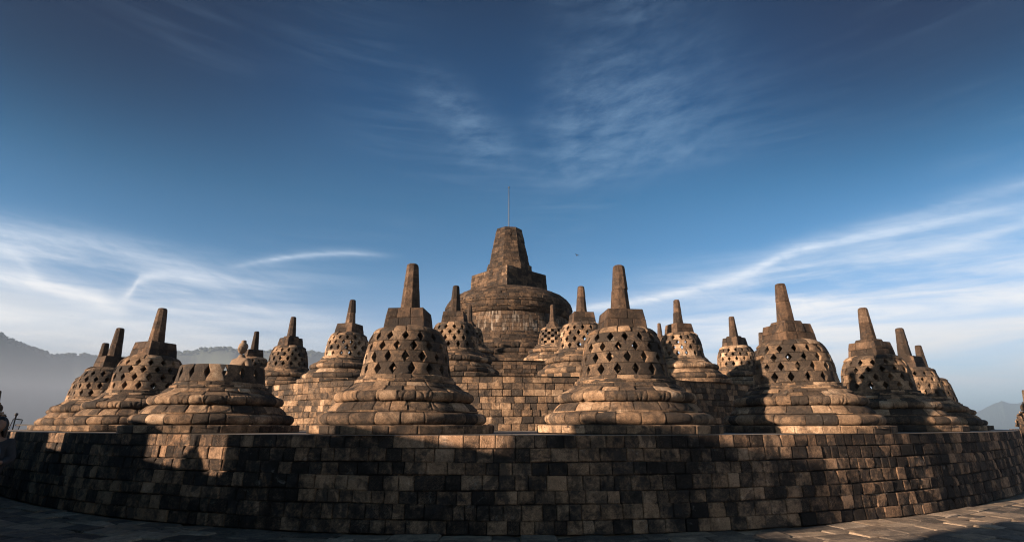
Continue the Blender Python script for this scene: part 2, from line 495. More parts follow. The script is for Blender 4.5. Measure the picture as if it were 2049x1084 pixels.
def course_wall(C, zs, name, mat, th=(-100, 100), blen=.27, dep=.22, batter=.02, nu=4, nv=4, fat=(), bev=.011, tiltv=.006, amp=.006):
    B = MB()
    s0, s1 = s_range(C, *th)
    for k in range(len(zs) - 1):
        z0, z1 = zs[k], zs[k + 1]
        s = s0 + rng.uniform(0, blen)
        toprow = (k == len(zs) - 2)
        while s < s1:
            w = blen * rng.uniform(.66, 1.32) * (1.45 if rng.random() < .10 else 1) * (1.05 if toprow else 1)
            if k == 0 and rng.random() < .05: w *= 1.4
            zz0, zz1 = z0 + .0045, z1 - .0045
            def P(U, V, D, s=s, w=w, zz0=zz0, zz1=zz1):
                z = zz0 + V * (zz1 - zz0) + .010 * np.sin((s + U * w) * 1.7 + zz0 * 9) * (zz0 > .1) * (zz1 < zs[-1] - .05)
                off = -batter * z - D
                x, y = at_s(C, s + .0045 + U * (w - .009), off)
                return np.stack([x, y, z], -1)
            tl = tiltv * (.35 if toprow else 1)
            block(B, P, nu, nv, dep, bev=bev * (.6 if toprow else rng.uniform(.7, 2.1)), amp=amp, tilt=tl, chip=.12 if toprow else .5)
            s += w
    # dark earth core behind the joints
    ss = np.linspace(s0, s1 + .3, 260)
    x0, y0 = at_s(C, ss, -.05 - batter * zs[0]); x1, y1 = at_s(C, ss, -.05 - batter * zs[-1])
    B.grid(np.stack([np.stack([x0, y0, np.full_like(x0, zs[0])], -1), np.stack([x1, y1, np.full_like(x1, zs[-1] - .012)], -1)]), .001)
    return B.build(name, mat)

def floor_fan(C, z, name, mat, inset=.0, th=(-180, 180)):
    i = (TH >= th[0]) & (TH <= th[1])
    x = C['x'][i] - C['nx'][i] * inset; y = C['y'][i] - C['ny'][i] * inset
    x, y = x[::4], y[::4]
    B = MB()
    cx, cy = C0
    rows = []
    for f in (1, .9, .75, .5, .2, 0):
        rows.append(np.stack([cx + (x - cx) * f, cy + (y - cy) * f, np.full_like(x, z)], -1))
    B.grid(np.stack(rows), .4)
    return B.build(name, mat, smooth=False)

ZA, ZB, ZC = 1.44, 3.06, 4.64
rowsA = [0.0, .195, .42, .61, .835, 1.025, 1.235, 1.435]
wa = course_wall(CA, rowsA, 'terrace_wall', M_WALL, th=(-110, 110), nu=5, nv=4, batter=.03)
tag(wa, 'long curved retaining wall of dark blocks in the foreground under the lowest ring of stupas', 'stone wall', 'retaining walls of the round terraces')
rowsB = list(np.linspace(ZA, ZB - .005, 9))
wb = course_wall(CB, rowsB, 'terrace_wall', M_BELL, th=(-100, 100), nu=3, nv=3, blen=.30, batter=.03)
tag(wb, 'middle retaining wall of sunlit tan blocks seen between the two front stupas', 'stone wall', 'retaining walls of the round terraces')
rowsC = list(np.linspace(ZB, ZC - .005, 9))
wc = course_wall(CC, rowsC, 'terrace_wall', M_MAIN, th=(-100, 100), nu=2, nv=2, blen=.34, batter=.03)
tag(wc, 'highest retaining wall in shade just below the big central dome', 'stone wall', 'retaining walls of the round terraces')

def slab_mat():
    m, N, b = mat_base('terrace_paving')
    P = N.add('ShaderNodeTexCoord').outputs['Object']
    br = N.add('ShaderNodeTexBrick')
    N.link(P, br.inputs['Vector'])
    br.inputs['Scale'].default_value = 1.0
    br.inputs['Brick Width'].default_value = .55; br.inputs['Row Height'].default_value = .34
    br.inputs['Mortar Size'].default_value = .008
    br.inputs['Color1'].default_value = (.16, .14, .12, 1); br.inputs['Color2'].default_value = (.24, .21, .18, 1)
    br.inputs['Mortar'].default_value = (.03, .027, .024, 1)
    br.inputs['Bias'].default_value = 0
    n1 = N.noise(P, 2.0, 6, .65)
    c = N.mix(1.0, br.outputs['Color'], N.ramp(n1, [(.3, (.6, .6, .6)), (.7, (1.15, 1.13, 1.1))]), 'MULTIPLY')
    N.link(c, b.inputs['Base Color'])
    b.inputs['Roughness'].default_value = .75
    bp = N.add('ShaderNodeBump'); bp.inputs['Distance'].default_value = .02; bp.inputs['Strength'].default_value = .5
    N.link(N.m('SUBTRACT', N.noise(P, 14, 5, .6), br.outputs['Fac']), bp.inputs['Height'])
    N.link(bp.outputs[0], b.inputs['Normal'])
    return m
M_SLAB = slab_mat()
for C, z, nm in ((CA, ZA - .004, 'lower_terrace_floor'), (CB, ZB - .004, 'middle_terrace_floor'), (CC, ZC - .004, 'upper_terrace_floor')):
    tag(floor_fan(C, z, nm, M_SLAB, inset=.035), kind='structure')

# walkway of concentric paving stones round the foot of the wall
def walkway():
    B = MB()
    s0, s1 = s_range(CA, -64, 64)
    off = .0
    k = 0
    while off < 7.5:
        wrow = rng.uniform(.26, .36)
        s = s0 + rng.uniform(0, .5)
        smp = 1.0
        while s < s1:
            w = rng.uniform(.36, .85)
            h = rng.normal(0, .006)
            tx, ty = rng.normal(0, .010, 2)
            def P(U, V, D, s=s, w=w, off=off, wrow=wrow, h=h, tx=tx, ty=ty):
                # stones are laid a little askew
                x, y = at_s(CA, s + .007 + U * (w - .014), off + .007 + V * (wrow - .014))
                return np.stack([x, y, h - D + tx * (U - .5) + ty * (V - .5)], -1)
            block(B, P, 3, 2, .06, bev=.013, amp=.006, tilt=.003, chip=.2)
            s += w
        off += wrow
        k += 1
    return B.build('walkway', M_PAVE)
tag(walkway(), kind='structure')
b = MB()
pts = np.array([[-70, -40], [70, -40], [70, 90], [-70, 90]], float)
g = np.array([[[pts[0][0], pts[0][1], -.035], [pts[3][0], pts[3][1], -.035]], [[pts[1][0], pts[1][1], -.035], [pts[2][0], pts[2][1], -.035]]])
b.grid(g, .3)
tag(b.build('plateau_ground', M_PAVE, smooth=False), kind='structure')

# ------------------------------------------------------------------ bell stupas
def petal_lines(t, v, n, vtop, vbot, w):
    """carved outline of lotus petals: one broad U per period, plus a thin mid rib between"""
    per = 2 * math.pi / n
    x = ((t / per) % 1.0) * 2 - 1            # -1..1
    y = np.clip((v - vbot) / (vtop - vbot), 0, 1)
    # half-width of the petal at height y (round bottom)
    hw = .86 * np.sqrt(np.clip(1 - (1 - y) ** 2.6, 0, 1)) + .02
    d = np.abs(np.abs(x) - hw)
    g = np.exp(-(d / w) ** 2)
    return g

def make_bell_parts(var):
    """parts of a latticed bell stupa, origin at the foot"""
    out = {}
    # pedestal
    B = MB()
    ring(B, [(1.735, 0), (1.745, .14)], 30, nu=3, nv=2, facet=.8, bev=.008, amp=.004, jit=.4, dep=.2)
    ring(B, [(1.74, .145), (1.56, .150)], 30, nu=2, nv=2, dep=.05, jit=.3)
    lathe(B, [(1.69, 0.0), (1.69, .13), (1.3, .14)], rnd=.001)
    out['pedestal'] = (B, M_BELL)
    # lotus base: big torus, petal tier, upper torus, ledges
    B = MB()
    tor = [(1.47, .145)] + [(1.47 + .125 * math.sin(a), .252 - .108 * math.cos(a)) for a in np.linspace(.25, math.pi - .35, 8)] + [(1.44, .362)]
    ring(B, tor, 24, nu=4, nv=8, bev=.007, amp=.004, jit=.4, dep=.16, tilt=.003, chip=.35)
    ring(B, [(1.43, .362), (1.432, .392)], 26, nu=2, nv=2, dep=.08, bev=.004)
    pc = lambda t, v: .018 * petal_lines(t, v, 20, .95, .04, .05)
    ring(B, [(1.425, .392), (1.39, .44), (1.33, .50), (1.27, .545)], 22, nu=18, nv=9, dep=.12, bev=.010, jit=.25, carvef=pc, amp=.003, tilt=.003)
    tor2 = [(1.235, .545)] + [(1.235 + .105 * math.sin(a), .640 - .095 * math.cos(a)) for a in np.linspace(.35, math.pi - .6, 7)] + [(1.24, .735)]
    pc2 = lambda t, v: .020 * petal_lines(t + .1, 1 - v, 20, .97, .02, .055) + .012 * (np.abs(v - .88) < .05) * (np.sin(t * 110) > 0)
    ring(B, tor2, 22, nu=18, nv=10, dep=.12, bev=.007, jit=.25, carvef=pc2, amp=.004, chip=.15, tilt=.003)
    ring(B, [(1.25, .735), (1.17, .765), (1.07, .82)], 22, nu=4, nv=3, dep=.1, bev=.008, amp=.006, jit=.3, tilt=.008)
    ring(B, [(1.10, .82), (1.06, .85), (1.01, .895)], 20, nu=4, nv=3, dep=.1, bev=.008, jit=.3, tilt=.006)
    ring(B, [(.985, .895), (.98, .955)], 20, nu=3, nv=2, dep=.1, bev=.005, jit=.3)
    ring(B, [(.925, .955), (.915, 1.03)], 20, nu=3, nv=2, dep=.1, bev=.006, jit=.3)
    lathe(B, [(1.40, .14), (1.42, .30), (1.38, .40), (1.20, .52), (1.20, .70), (1.0, .83), (.95, .94), (.88, 1.0), (.60, 1.026)], rnd=.001)
    ring(B, [(.99, .956), (.80, .958)], 20, nu=2, nv=2, dep=.03)
    ring(B, [(.92, 1.031), (.60, 1.033)], 20, nu=2, nv=2, dep=.03)
    out['lotus_base'] = (B, M_BELL)
    # lattice bell
    B = MB()
    rows = [(1.035, 1.262, .868, .838), (1.262, 1.478, .838, .812), (1.478, 1.668, .812, .772), (1.668, 1.862, .772, .690)]
    N = 16
    for k, (z0, z1, ra, rb) in enumerate(rows):
        jj = rng.uniform(-.03, .03, N + 1) * (2 * math.pi / N); jj[-1] = jj[0]
        ph = (k % 2) * math.pi / N + rng.uniform(-.02, .02)
        for i in range(N):
            t0 = i * 2 * math.pi / N + jj[i] + ph; t1 = (i + 1) * 2 * math.pi / N + jj[i + 1] + ph
            def P(U, V, D, t0=t0, t1=t1, z0=z0, z1=z1, ra=ra, rb=rb):
                z = z0 + .003 + V * (z1 - z0 - .006)
                r = ra + (rb - ra) * (V ** 1.35) - D
                t = t0 + U * (t1 - t0)
                return np.stack([r * np.cos(t), r * np.sin(t), z], -1)
            ds = rng.uniform(.20, .245)
            di = lambda V, ds=ds: ds * np.clip(1 - np.abs(V - .5) / .48, 0, 1) + .006
            block(B, P, 7, 9, .17, bev=.006, amp=.005, closed=True, left=di, right=lambda V, di=di: 1 - di(V), tilt=.006, chip=.18)
    ring(B, [(.705, 1.865), (.66, 1.93), (.56, 1.985), (.42, 2.0)], 13, nu=5, nv=5, dep=.10, bev=.014, jit=.3, tilt=.01, closed=True)
    lathe(B, [(.62, 1.87), (.56, 1.93), (.0, 1.97)], rnd=.3)
    out['lattice_bell'] = (B, M_BELL)
    # harmika: square block in two courses
    B = MB()
    s2 = math.sqrt(2)
    prism(B, 4, .405 * s2, 1.975, .385 * s2, 2.17, rot=math.pi / 4, nblocks=3, nu=3, nv=3)
    prism(B, 4, .385 * s2, 2.17, .352 * s2, 2.375, rot=math.pi / 4, nblocks=3 - (var % 2), nu=3, nv=3)
    capdisc(B, 4, .352 * s2 - .004, 2.372, rot=math.pi / 4, rnd=.42)
    capdisc(B, 4, .40 * s2, 1.985, rot=math.pi / 4, rnd=.42)
    if var == 2:
        prism(B, 4, .25 * s2, 2.375, .225 * s2, 2.46, rot=math.pi / 4, nblocks=1, nu=3, nv=2)
        capdisc(B, 4, .225 * s2, 2.458, rot=math.pi / 4, rnd=.42)
    out['harmika'] = (B, M_TOP)
    # octagonal finial, two stones, rounded tip
    B = MB()
    cut = [2.88, 2.84, 2.93, 2.95][var % 4]
    rr = lambda z: .205 - (z - 2.37) / 1.0 * .085
    zt = 3.33
    r8 = math.pi / 8
    c1, c2 = rng.random(2)
    prism(B, 8, rr(2.37), 2.37, rr(cut), cut, rot=r8, bev=.004, nv=5, rnd=c1, tilt=0, proud=0, chip=.08, amp=.003, dep=.03)
    dx = [0, .012, -.006, .008][var % 4]
    prism(B, 8, rr(cut) + .002, cut, rr(zt), zt, rot=r8 + .03, bev=.004, nv=5, rnd=c2, tilt=0, proud=0, chip=.08, amp=.003, dep=.03, cx=dx)
    capd = [(rr(zt) - .002, zt), (rr(zt) * .93, zt + .025), (rr(zt) * .7, zt + .045), (0.001, zt + .055)]
    t = r8 + .03 + np.arange(8) * math.pi / 4
    B.grid(np.stack([np.stack([dx + r * np.cos(t), r * np.sin(t), np.full(8, z)], -1) for r, z in capd], 1), c2, wrap=True)
    out['finial'] = (B, M_TOP)
    return out

PROTO = {}
def proto_parts(var):
    return make_bell_parts(var)

def build_stupa(var):
    root = empty('bell_stupa')
    for nm, (B, mt) in proto_parts(var).items():
        B.build(nm, mt, root)
    return root

def copy_tree(o, parent=None):
    c = o.copy(); COL.objects.link(c)
    if parent: c.parent = parent
    for ch in list(o.children): copy_tree(ch, c)
    return c

prot = {v: build_stupa(v) for v in range(4)}
used = set()
GA = 'latticed bell stupas standing on the round terraces'
def place(var, x, y, z, label, rot_extra=0.0, sc=1.0):
    o = prot[var]
    if var in used: o = copy_tree(o)
    used.add(var)
    ang = math.atan2(x - C0[0], C0[1] - y)        # angle on the ring, 0 faces the camera
    o.location = (x, y, z); o.rotation_euler = (rng.normal(0, .004), rng.normal(0, .004), ang + rot_extra)
    o.scale = (sc, sc, sc)
    tag(o, label, 'stupa', GA)
    return o

# lowest ring (left to right)
ringA = [
    (0, -19.6, 26.9, 'dark stupa at the far left, almost hidden behind the leftmost visible bell'),
    (3, -16.6, 21.2, 'leftmost latticed stupa, its short finial just left of the taller neighbour finial'),
    (1, -13.57, 17.8, 'second stupa from the left edge, half covered by the bigger one right of it'),
    (0, -10.06, 14.65, 'third stupa from the left edge, left of the broken open stupa'),
    (0, -2.08, 10.4, 'large front stupa left of the central dome, nearest on the left'),
    (1, 2.22, 10.5, 'large front stupa right of the central dome, its finial cracked across'),
    (2, 6.40, 12.0, 'big right hand stupa with stepped square top and sky showing through its holes'),
    (2, 10.05, 14.6, "big stupa on the right with its neighbour's dark shadow across the bell"),
    (1, 13.4, 17.8, 'stupa on the right mostly hidden, only finial and right shoulder showing'),
    (3, 17.05, 21.8, 'rightmost latticed stupa, only its small finial and edge showing'),
]
for v, x, y, lab in ringA: place(v, x, y, ZA, lab)
ringB = [
    (3, -13.7, 27.7, 'small distant stupa on the middle terrace just behind the bare statue head'),
    (2, -10.16, 23.8, 'stupa on the middle terrace between the statue and the next one right, against the hill'),
    (1, -6.45, 20.4, 'middle terrace stupa left of the large front left one, above a shaded wall'),
    (0, -2.03, 18.2, 'middle terrace stupa in front of the left flank of the central dome'),
    (3, 2.48, 18.3, 'middle terrace stupa in front of the right flank of the central dome'),
    (1, 6.61, 20.4, 'middle terrace stupa right of the cracked finial stupa'),
    (2, 10.2, 23.75, 'small middle terrace stupa left of the big stepped top one'),
    (0, 13.5, 28.0, 'middle terrace stupa, only its finial showing behind the stepped top stupa'),
]
for v, x, y, lab in ringB: place(v, x, y, ZB, lab)

# upper ring: square holes
def build_square_stupa():
    root = empty('square_lattice_stupa')
    parts = make_bell_parts(1)
    for nm in ('pedestal', 'lotus_base'): parts[nm][0].build(nm, parts[nm][1], root)
    B = MB()
    N = 12
    hz = np.linspace(1.035, 1.80, 6)
    rad = [.80, .79, .775, .75, .715, .66]
    for k in range(5):
        for i in range(N):
            t0 = (i + .5 * (k % 2)) * 2 * math.pi / N
            t1 = t0 + 2 * math.pi / N * (.56)
            z0, z1 = hz[k], hz[k + 1]
            def P(U, V, D, t0=t0, t1=t1, z0=z0, z1=z1, k=k):
                z = z0 + V * (z1 - z0)
                r = rad[k] + (rad[k + 1] - rad[k]) * V - D
                t = t0 + U * (t1 - t0)
                return np.stack([r * np.cos(t), r * np.sin(t), z], -1)
            block(B, P, 3, 3, .16, bev=.006, closed=True)
    ring(B, [(.67, 1.80), (.62, 1.90), (.5, 1.96), (.36, 1.985)], 12, nu=4, nv=4, dep=.1, closed=True)
    lathe(B, [(.60, 1.81), (.50, 1.92), (.0, 1.95)], rnd=.3)
    B.build('lattice_bell', M_BELL, root)
    B = MB()
    prism(B, 8, .40, 1.97, .34, 2.16, rot=math.pi / 8, nv=3)
    capdisc(B, 8, .338, 2.158, rot=math.pi / 8)
    prism(B, 8, .26, 2.16, .22, 2.30, rot=math.pi / 8, nv=3)
    capdisc(B, 8, .22, 2.298, rot=math.pi / 8)
    B.build('harmika', M_TOP, root)
    B = MB()
    prism(B, 8, .18, 2.30, .11, 3.2, rot=math.pi / 8, nv=6, bev=.004, tilt=0, proud=0, rnd=.4, dep=.03)
    capdisc(B, 8, .11, 3.2, rot=math.pi / 8, h=.04)
    B.build('finial', M_TOP, root)
    return root
sq = build_square_stupa()
ringC = [
    (-5.95, 29.2, 'upper terrace stupa with square holes left of the dome, hidden behind the front left stupa'),
    (-2.29, 27.6, 'upper terrace stupa left of the dome, only its finial showing beside a bell'),
    (2.19, 27.5, 'small upper terrace stupa with checkerboard square holes right of the dome centre'),
    (5.95, 29.3, 'upper terrace stupa right of the dome, hidden behind the cracked finial'),
    (9.4, 32.8, 'upper terrace stupa at the right, only the tip of its finial showing'),
]
for i, (x, y, lab) in enumerate(ringC):
    o = sq if i == 0 else copy_tree(sq)
    o.location = (x, y, ZC - .0); o.rotation_euler = (0, 0, rng.random() * 3)
    tag(o, lab, 'stupa', 'square holed stupas on the upper terrace')

# ------------------------------------------------------------------ broken open stupa with the statue
def open_stupa():
    root = empty('open_stupa')
    parts = make_bell_parts(3)
    for nm in ('pedestal', 'lotus_base'): parts[nm][0].build(nm, parts[nm][1], root)
    B = MB()
    N = 16
    for k, (z0, z1, ra, rb) in enumerate([(1.035, 1.395, .90, .845)]):
        for i in range(N):
            t0 = i * 2 * math.pi / N; t1 = (i + 1) * 2 * math.pi / N
            def P(U, V, D, t0=t0, t1=t1):
                z = z0 + .003 + V * (z1 - z0 - .006)
                r = ra + (rb - ra) * V - D
                t = t0 + U * (t1 - t0)
                return np.stack([r * np.cos(t), r * np.sin(t), z], -1)
            di = lambda V: .19 * np.clip(1 - np.abs(V - .52) / .36, 0, 1) + .006
            block(B, P, 7, 9, .18, bev=.006, closed=True, left=di, right=lambda V: 1 - di(V), chip=.2)
    B.build('lattice_row', M_BELL, root)
    return root
o = open_stupa()
o.location = (-6.52, 11.9, ZA)
o.rotation_euler = (0, 0, math.atan2(-6.4, 26.6))
tag(o, 'broken stupa without its bell top, open above one row of diamond holes', 'stupa')

def skin(name, verts, edges, radii, mat, parent=None, sub=2, root=0):
    me = bpy.data.meshes.new(name)
    me.from_pydata(verts, edges, [])
    ob = bpy.data.objects.new(name, me); COL.objects.link(ob)
    ob.modifiers.new('Skin', 'SKIN')
    sv = me.skin_vertices[0].data
    for i, r in enumerate(radii):
        sv[i].radius = (r, r) if isinstance(r, (int, float)) else r
        sv[i].use_root = (i == root)
    ss = ob.modifiers.new('Sub', 'SUBSURF'); ss.levels = sub; ss.render_levels = sub
    me.materials.append(mat)
    if parent: ob.parent = parent
    bpy.context.view_layer.update()
    dg = bpy.context.evaluated_depsgraph_get()
    m2 = bpy.data.meshes.new_from_object(ob.evaluated_get(dg))
    m2.name = name
    ob.modifiers.clear(); ob.data = m2
    for p in m2.polygons: p.use_smooth = True
    return ob

def head_mesh(B, cx, cy, cz, h, yaw=0.0, rnd=.5, face=True):
    """head with brow, nose, mouth, chin; h = height; looks along -y before yaw"""
    nu, nv = 40, 28
    t = np.linspace(0, 2 * math.pi, nu, endpoint=False); p = np.linspace(.02, math.pi - .02, nv)
    T, Pp = np.meshgrid(t, p, indexing='ij')
    x = np.sin(Pp) * np.sin(T) * .37; y = -np.sin(Pp) * np.cos(T) * .42; z = np.cos(Pp) * .5
    low = np.clip(-z / .5, 0, 1)
    x = x * (1 - .32 * low ** 1.6); y = np.where(y < 0, y, y * (1 - .25 * low))
    fr = np.clip(-y / .42, 0, 1)
    G = lambda px, pz, w1, w2: np.exp(-((x - px) / w1) ** 2 - ((z - pz) / w2) ** 2) * (fr > .25)
    y = y - .085 * G(0, -.09, .055, .08) - .04 * G(0, .02, .04, .09) + .045 * G(.14, .03, .07, .05) + .045 * G(-.14, .03, .07, .05)
    y = y - .035 * G(0, -.24, .10, .03) + .02 * G(0, -.255, .12, .012) - .03 * G(0, -.40, .10, .07) - .02 * G(.14, .10, .12, .025) - .02 * G(-.14, .10, .12, .025)
    x = x * h; y = y * h; z = z * h
    c, s = math.cos(yaw), math.sin(yaw)
    Pt = np.stack([cx + x * c - y * s, cy + x * s + y * c, cz + z], -1)
    B.grid(Pt, rnd, wrap=True)
    for sx in (-1, 1):      # ears
        a = np.linspace(0, 2 * math.pi, 12, endpoint=False); q = np.linspace(.05, math.pi - .05, 8)
        A, Q = np.meshgrid(a, q, indexing='ij')
        ex = (sx * .375 + .035 * np.sin(Q) * np.cos(A)) * h; ey = (.03 + .07 * np.sin(Q) * np.sin(A)) * h; ez = (-.04 + .15 * np.cos(Q)) * h
        B.grid(np.stack([cx + ex * c - ey * s, cy + ex * s + ey * c, cz + ez], -1), rnd, wrap=True)

def statue():
    root = empty('buddha_statue')
    V = [(0, 0, .12), (0, .0, .30), (0, .0, .50), (0, 0, .62), (0, 0, .70), (0, 0, .80),            # pelvis .. neck
         (.20, 0, .63), (.27, .0, .52), (.27, -.05, .36), (.16, -.20, .27), (.06, -.26, .26),       # left arm
         (-.20, 0, .63), (-.27, .0, .52), (-.27, -.05, .36), (-.16, -.20, .27), (-.06, -.26, .26),
         (.16, -.03, .11), (.42, -.16, .10), (.16, -.32, .09), (-.02, -.30, .08),
         (-.16, -.03, .11), (-.42, -.16, .10), (-.16, -.32, .15), (.06, -.30, .15)]
    E_ = [(0, 1), (1, 2), (2, 3), (3, 4), (4, 5), (3, 6), (6, 7), (7, 8), (8, 9), (9, 10), (3, 11), (11, 12), (12, 13), (13, 14), (14, 15),
          (0, 16), (16, 17), (17, 18), (18, 19), (0, 20), (20, 21), (21, 22), (22, 23)]
    r = [.17, .15, .165, .13, .085, .075, .085, .07, .062, .05, .035, .085, .07, .062, .05, .035, .12, .10, .075, .05, .12, .10, .075, .05]
    skin('body', V, E_, r, M_BUDDHA, root)
    B = MB(); head_mesh(B, 0, -.01, .915, .25)
    B.build('head', M_BUDDHA, root)
    B = MB()
    lathe(B, [(.0, 1.045), (.05, 1.05), (.08, 1.035), (.099, 1.0), (.104, .96), (.10, .93)][::-1], 20, cy=.005)
    lathe(B, [(.055, 1.02), (.056, 1.06), (.052, 1.10), (.03, 1.115), (.001, 1.12)], 16, cy=.005)
    B.build('hair_knot', M_BUDDHA, root)
    B = MB()
    lathe(B, [(.46, -.02), (.50, .02), (.50, .06), (.001, .065)], 28, cy=-.12)
    B.build('seat', M_BUDDHA, root)
    return root
o = statue()
o.location = (-6.18, 11.95, ZA + .91)
o.rotation_euler = (0, 0, R(-22))
tag(o, 'bare stone seated statue, head and shoulders above the broken stupa rim', 'statue', 'seated statues inside the stupas')
st0 = o
for x, y, lab in [(-2.08, 10.4, 'seated statue glimpsed through the holes of the large front left stupa'), (2.22, 10.5, 'seated statue glimpsed through the holes of the cracked finial stupa'),
                  (6.40, 12.0, 'seated statue glimpsed through the holes of the stupa with the stepped top'), (10.05, 14.6, 'seated statue inside the shadowed stupa right of the stepped top one'),
                  (-10.06, 14.65, 'seated statue inside the stupa just left of the broken open one')]:
    c = copy_tree(st0)
    c.location = (x, y, ZA + .90); c.rotation_euler = (0, 0, math.atan2(x - C0[0], C0[1] - y)); c.scale = (.92, .92, .92)
    tag(c, lab, 'statue', 'seated statues inside the stupas')

# ------------------------------------------------------------------ great central stupa
def main_stupa():
    root = empty('central_stupa', (C0[0] - .15, C0[1], 0))
    def rc(B, prof, blen=.55, **kw):
        r = max(p[0] for p in prof)
        ring(B, prof, int(2 * math.pi * r / blen), nu=kw.pop('nu', 2), nv=kw.pop('nv', 2), dep=kw.pop('dep', .15), jit=.35, gapm=.006, bev=.010, tilt=kw.pop('tilt', .012), **kw)
    # round platform
    B = MB()
    z = ZC
    for k, (r, h) in enumerate([(7.6, .22), (7.6, .22), (7.55, .22), (7.1, .22), (7.05, .20)]):
        rc(B, [(r, z), (r - .02, z + h)]); z += h
    lathe(B, [(7.5, ZC), (7.5, ZC + .655), (7.0, ZC + .66), (7.0, z - .01), (5.0, z)], rnd=.3)
    B.build('platform', M_MAIN, root)
    # lotus foot
    B = MB()
    z0 = z
    rc(B, [(6.5, z), (6.5, z + .18)]); z += .18
    rc(B, [(6.35, z), (6.42, z + .10), (6.42, z + .22), (6.3, z + .32)], nv=5, blen=.5); z += .32
    pcm = lambda t, v: .05 * petal_lines(t, 1 - v, 30, .95, .05, .10)
    rc(B, [(6.05, z), (6.18, z + .12), (6.16, z + .3), (5.95, z + .45)], nv=7, nu=10, blen=.5, carvef=pcm, amp=.02); z += .45
    for r, h in [(5.70, .16), (5.5, .16), (5.30, .15), (5.12, .15), (4.98, .15), (4.86, .15)]:
        rc(B, [(r, z), (r - .03, z + h)]); z += h
    lathe(B, [(6.3, z0), (6.1, z0 + .5), (5.7, z0 + .95), (5.1, z0 + 1.3), (4.6, z)], rnd=.3)
    zf = z
    B.build('lotus_foot', M_MAIN, root)
    # drum
    B = MB()
    n = 7
    rr = lambda zz: 4.62 - .20 * ((zz - zf) / (9.02 - zf))
    zs = np.linspace(zf, 9.02, int((9.02 - zf) / .235))
    for a, c in zip(zs[:-1], zs[1:]): rc(B, [(rr(a), a), (rr(c), c)], amp=.01)
    lathe(B, [(4.5, zf), (4.3, 9.1)], rnd=.1)
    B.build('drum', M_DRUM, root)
    # dome
    B = MB()
    prof = [(4.50, 9.00), (4.62, 9.10), (4.70, 9.35), (4.74, 9.7), (4.74, 9.85), (4.66, 10.14), (4.46, 10.42), (4.15, 10.65), (3.80, 10.84), (3.40, 11.00), (2.9, 11.15), (2.3, 11.28), (1.8, 11.36)]
    f = poly(prof)
    vs = np.linspace(0, 1, 19)
    for a, c in zip(vs[:-1], vs[1:]):
        pr = [(float(f(v)[0]), float(f(v)[1])) for v in (a, (a + c) / 2, c)]
        rc(B, pr, blen=.5, nv=3)
    lathe(B, [(p[0] - .12, p[1] - .06) for p in prof] + [(.1, 11.33)], rnd=.1)
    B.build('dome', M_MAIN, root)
    # beaded band round the dome
    B = MB()
    rc(B, [(4.775, 9.70), (4.795, 9.74), (4.775, 9.78)], blen=.35, dep=.08)
    rc(B, [(4.755, 9.86), (4.74, 9.94)], blen=.11, dep=.06, nv=2)
    rc(B, [(4.70, 9.28), (4.76, 9.34), (4.75, 9.42)], blen=.35, dep=.08)
    B.build('beaded_band', M_MAIN, root)
    # square harmika, corner to the camera
    B = MB()
    s2 = math.sqrt(2)
    hr = R(45) - R(90)  # one corner towards -y
    zz = np.linspace(10.95, 12.68, 8)
    rad = lambda q: 2.98 - .12 * (q - 10.95) / 1.73
    for a, c in zip(zz[:-1], zz[1:]):
        prism(B, 4, rad(a), a, rad(c), c, rot=math.pi / 2 - R(2), nblocks=8, nu=2, nv=2, gapm=.005, dep=.15, tilt=.01)
    capdisc(B, 4, rad(12.68), 12.675, rot=math.pi / 2 - R(2))
    B.build('harmika', M_MAIN, root)
    # plinth and octagonal spire
    B = MB()
    zz = np.linspace(12.68, 13.28, 3)
    for a, c in zip(zz[:-1], zz[1:]): prism(B, 8, 1.86 - .10 * (a - 12.68), a, 1.86 - .10 * (c - 12.68), c, rot=R(22.5 + 8), nblocks=3, nu=2, nv=2, dep=.1, tilt=.01)
    capdisc(B, 8, 1.8, 13.275, rot=R(22.5 + 8))
    zz = np.linspace(13.28, 16.33, 14)
    rad = lambda q: 1.66 + (1.06 - 1.66) * (q - 13.28) / 3.05
    for a, c in zip(zz[:-1], zz[1:]): prism(B, 8, rad(a), a, rad(c), c, rot=R(22.5 + 8), nblocks=2, nu=2, nv=2, dep=.1, tilt=.01, gapm=.004)
    capdisc(B, 8, 1.06, 16.325, rot=R(22.5 + 8), h=.06)
    B.build('spire', M_MAIN, root)
    B = MB()
    lathe(B, [(.034, 16.3), (.030, 18.2), (.026, 20.05), (.06, 20.07), (.06, 20.14), (.001, 20.2)], 10)
    B.build('lightning_rod', plain('rod_metal', (.06, .06, .06), .6, .3), root)
    return root
o = main_stupa()
tag(o, 'huge central domed stupa with square block, eight sided spire and lightning rod', 'stupa')

# ------------------------------------------------------------------ outer balustrade with niche shrines
def stone_box(B, x0, x1, y0, y1, z0, z1, nb=2, **kw):
    c = [(x0, y0), (x1, y0), (x1, y1), (x0, y1)]
    for k in range(4):
        a, b_ = c[k], c[(k + 1) % 4]
        n_ = max(1, int(round(math.hypot(b_[0] - a[0], b_[1] - a[1]) / kw.get('bl', .45))))
        cuts = np.linspace(0, 1, n_ + 1)
        for j in range(n_):
            p = [a[0] + (b_[0] - a[0]) * cuts[j], a[1] + (b_[1] - a[1]) * cuts[j]]
            q = [a[0] + (b_[0] - a[0]) * cuts[j + 1], a[1] + (b_[1] - a[1]) * cuts[j + 1]]
            block(B, planeface((p[0], p[1], z0 + .003), (q[0], q[1], z0 + .003), (q[0], q[1], z1 - .003), (p[0], p[1], z1 - .003)), 2, 2, .08, tilt=.006)
    for zc, fl in ((z1 - .006, False), (z0 + .006, True)):
        B.grid(np.array([[[x0 + .004, y0 + .004, zc], [x0 + .004, y1 - .004, zc]], [[x1 - .004, y0 + .004, zc], [x1 - .004, y1 - .004, zc]]]), .3, flip=fl)

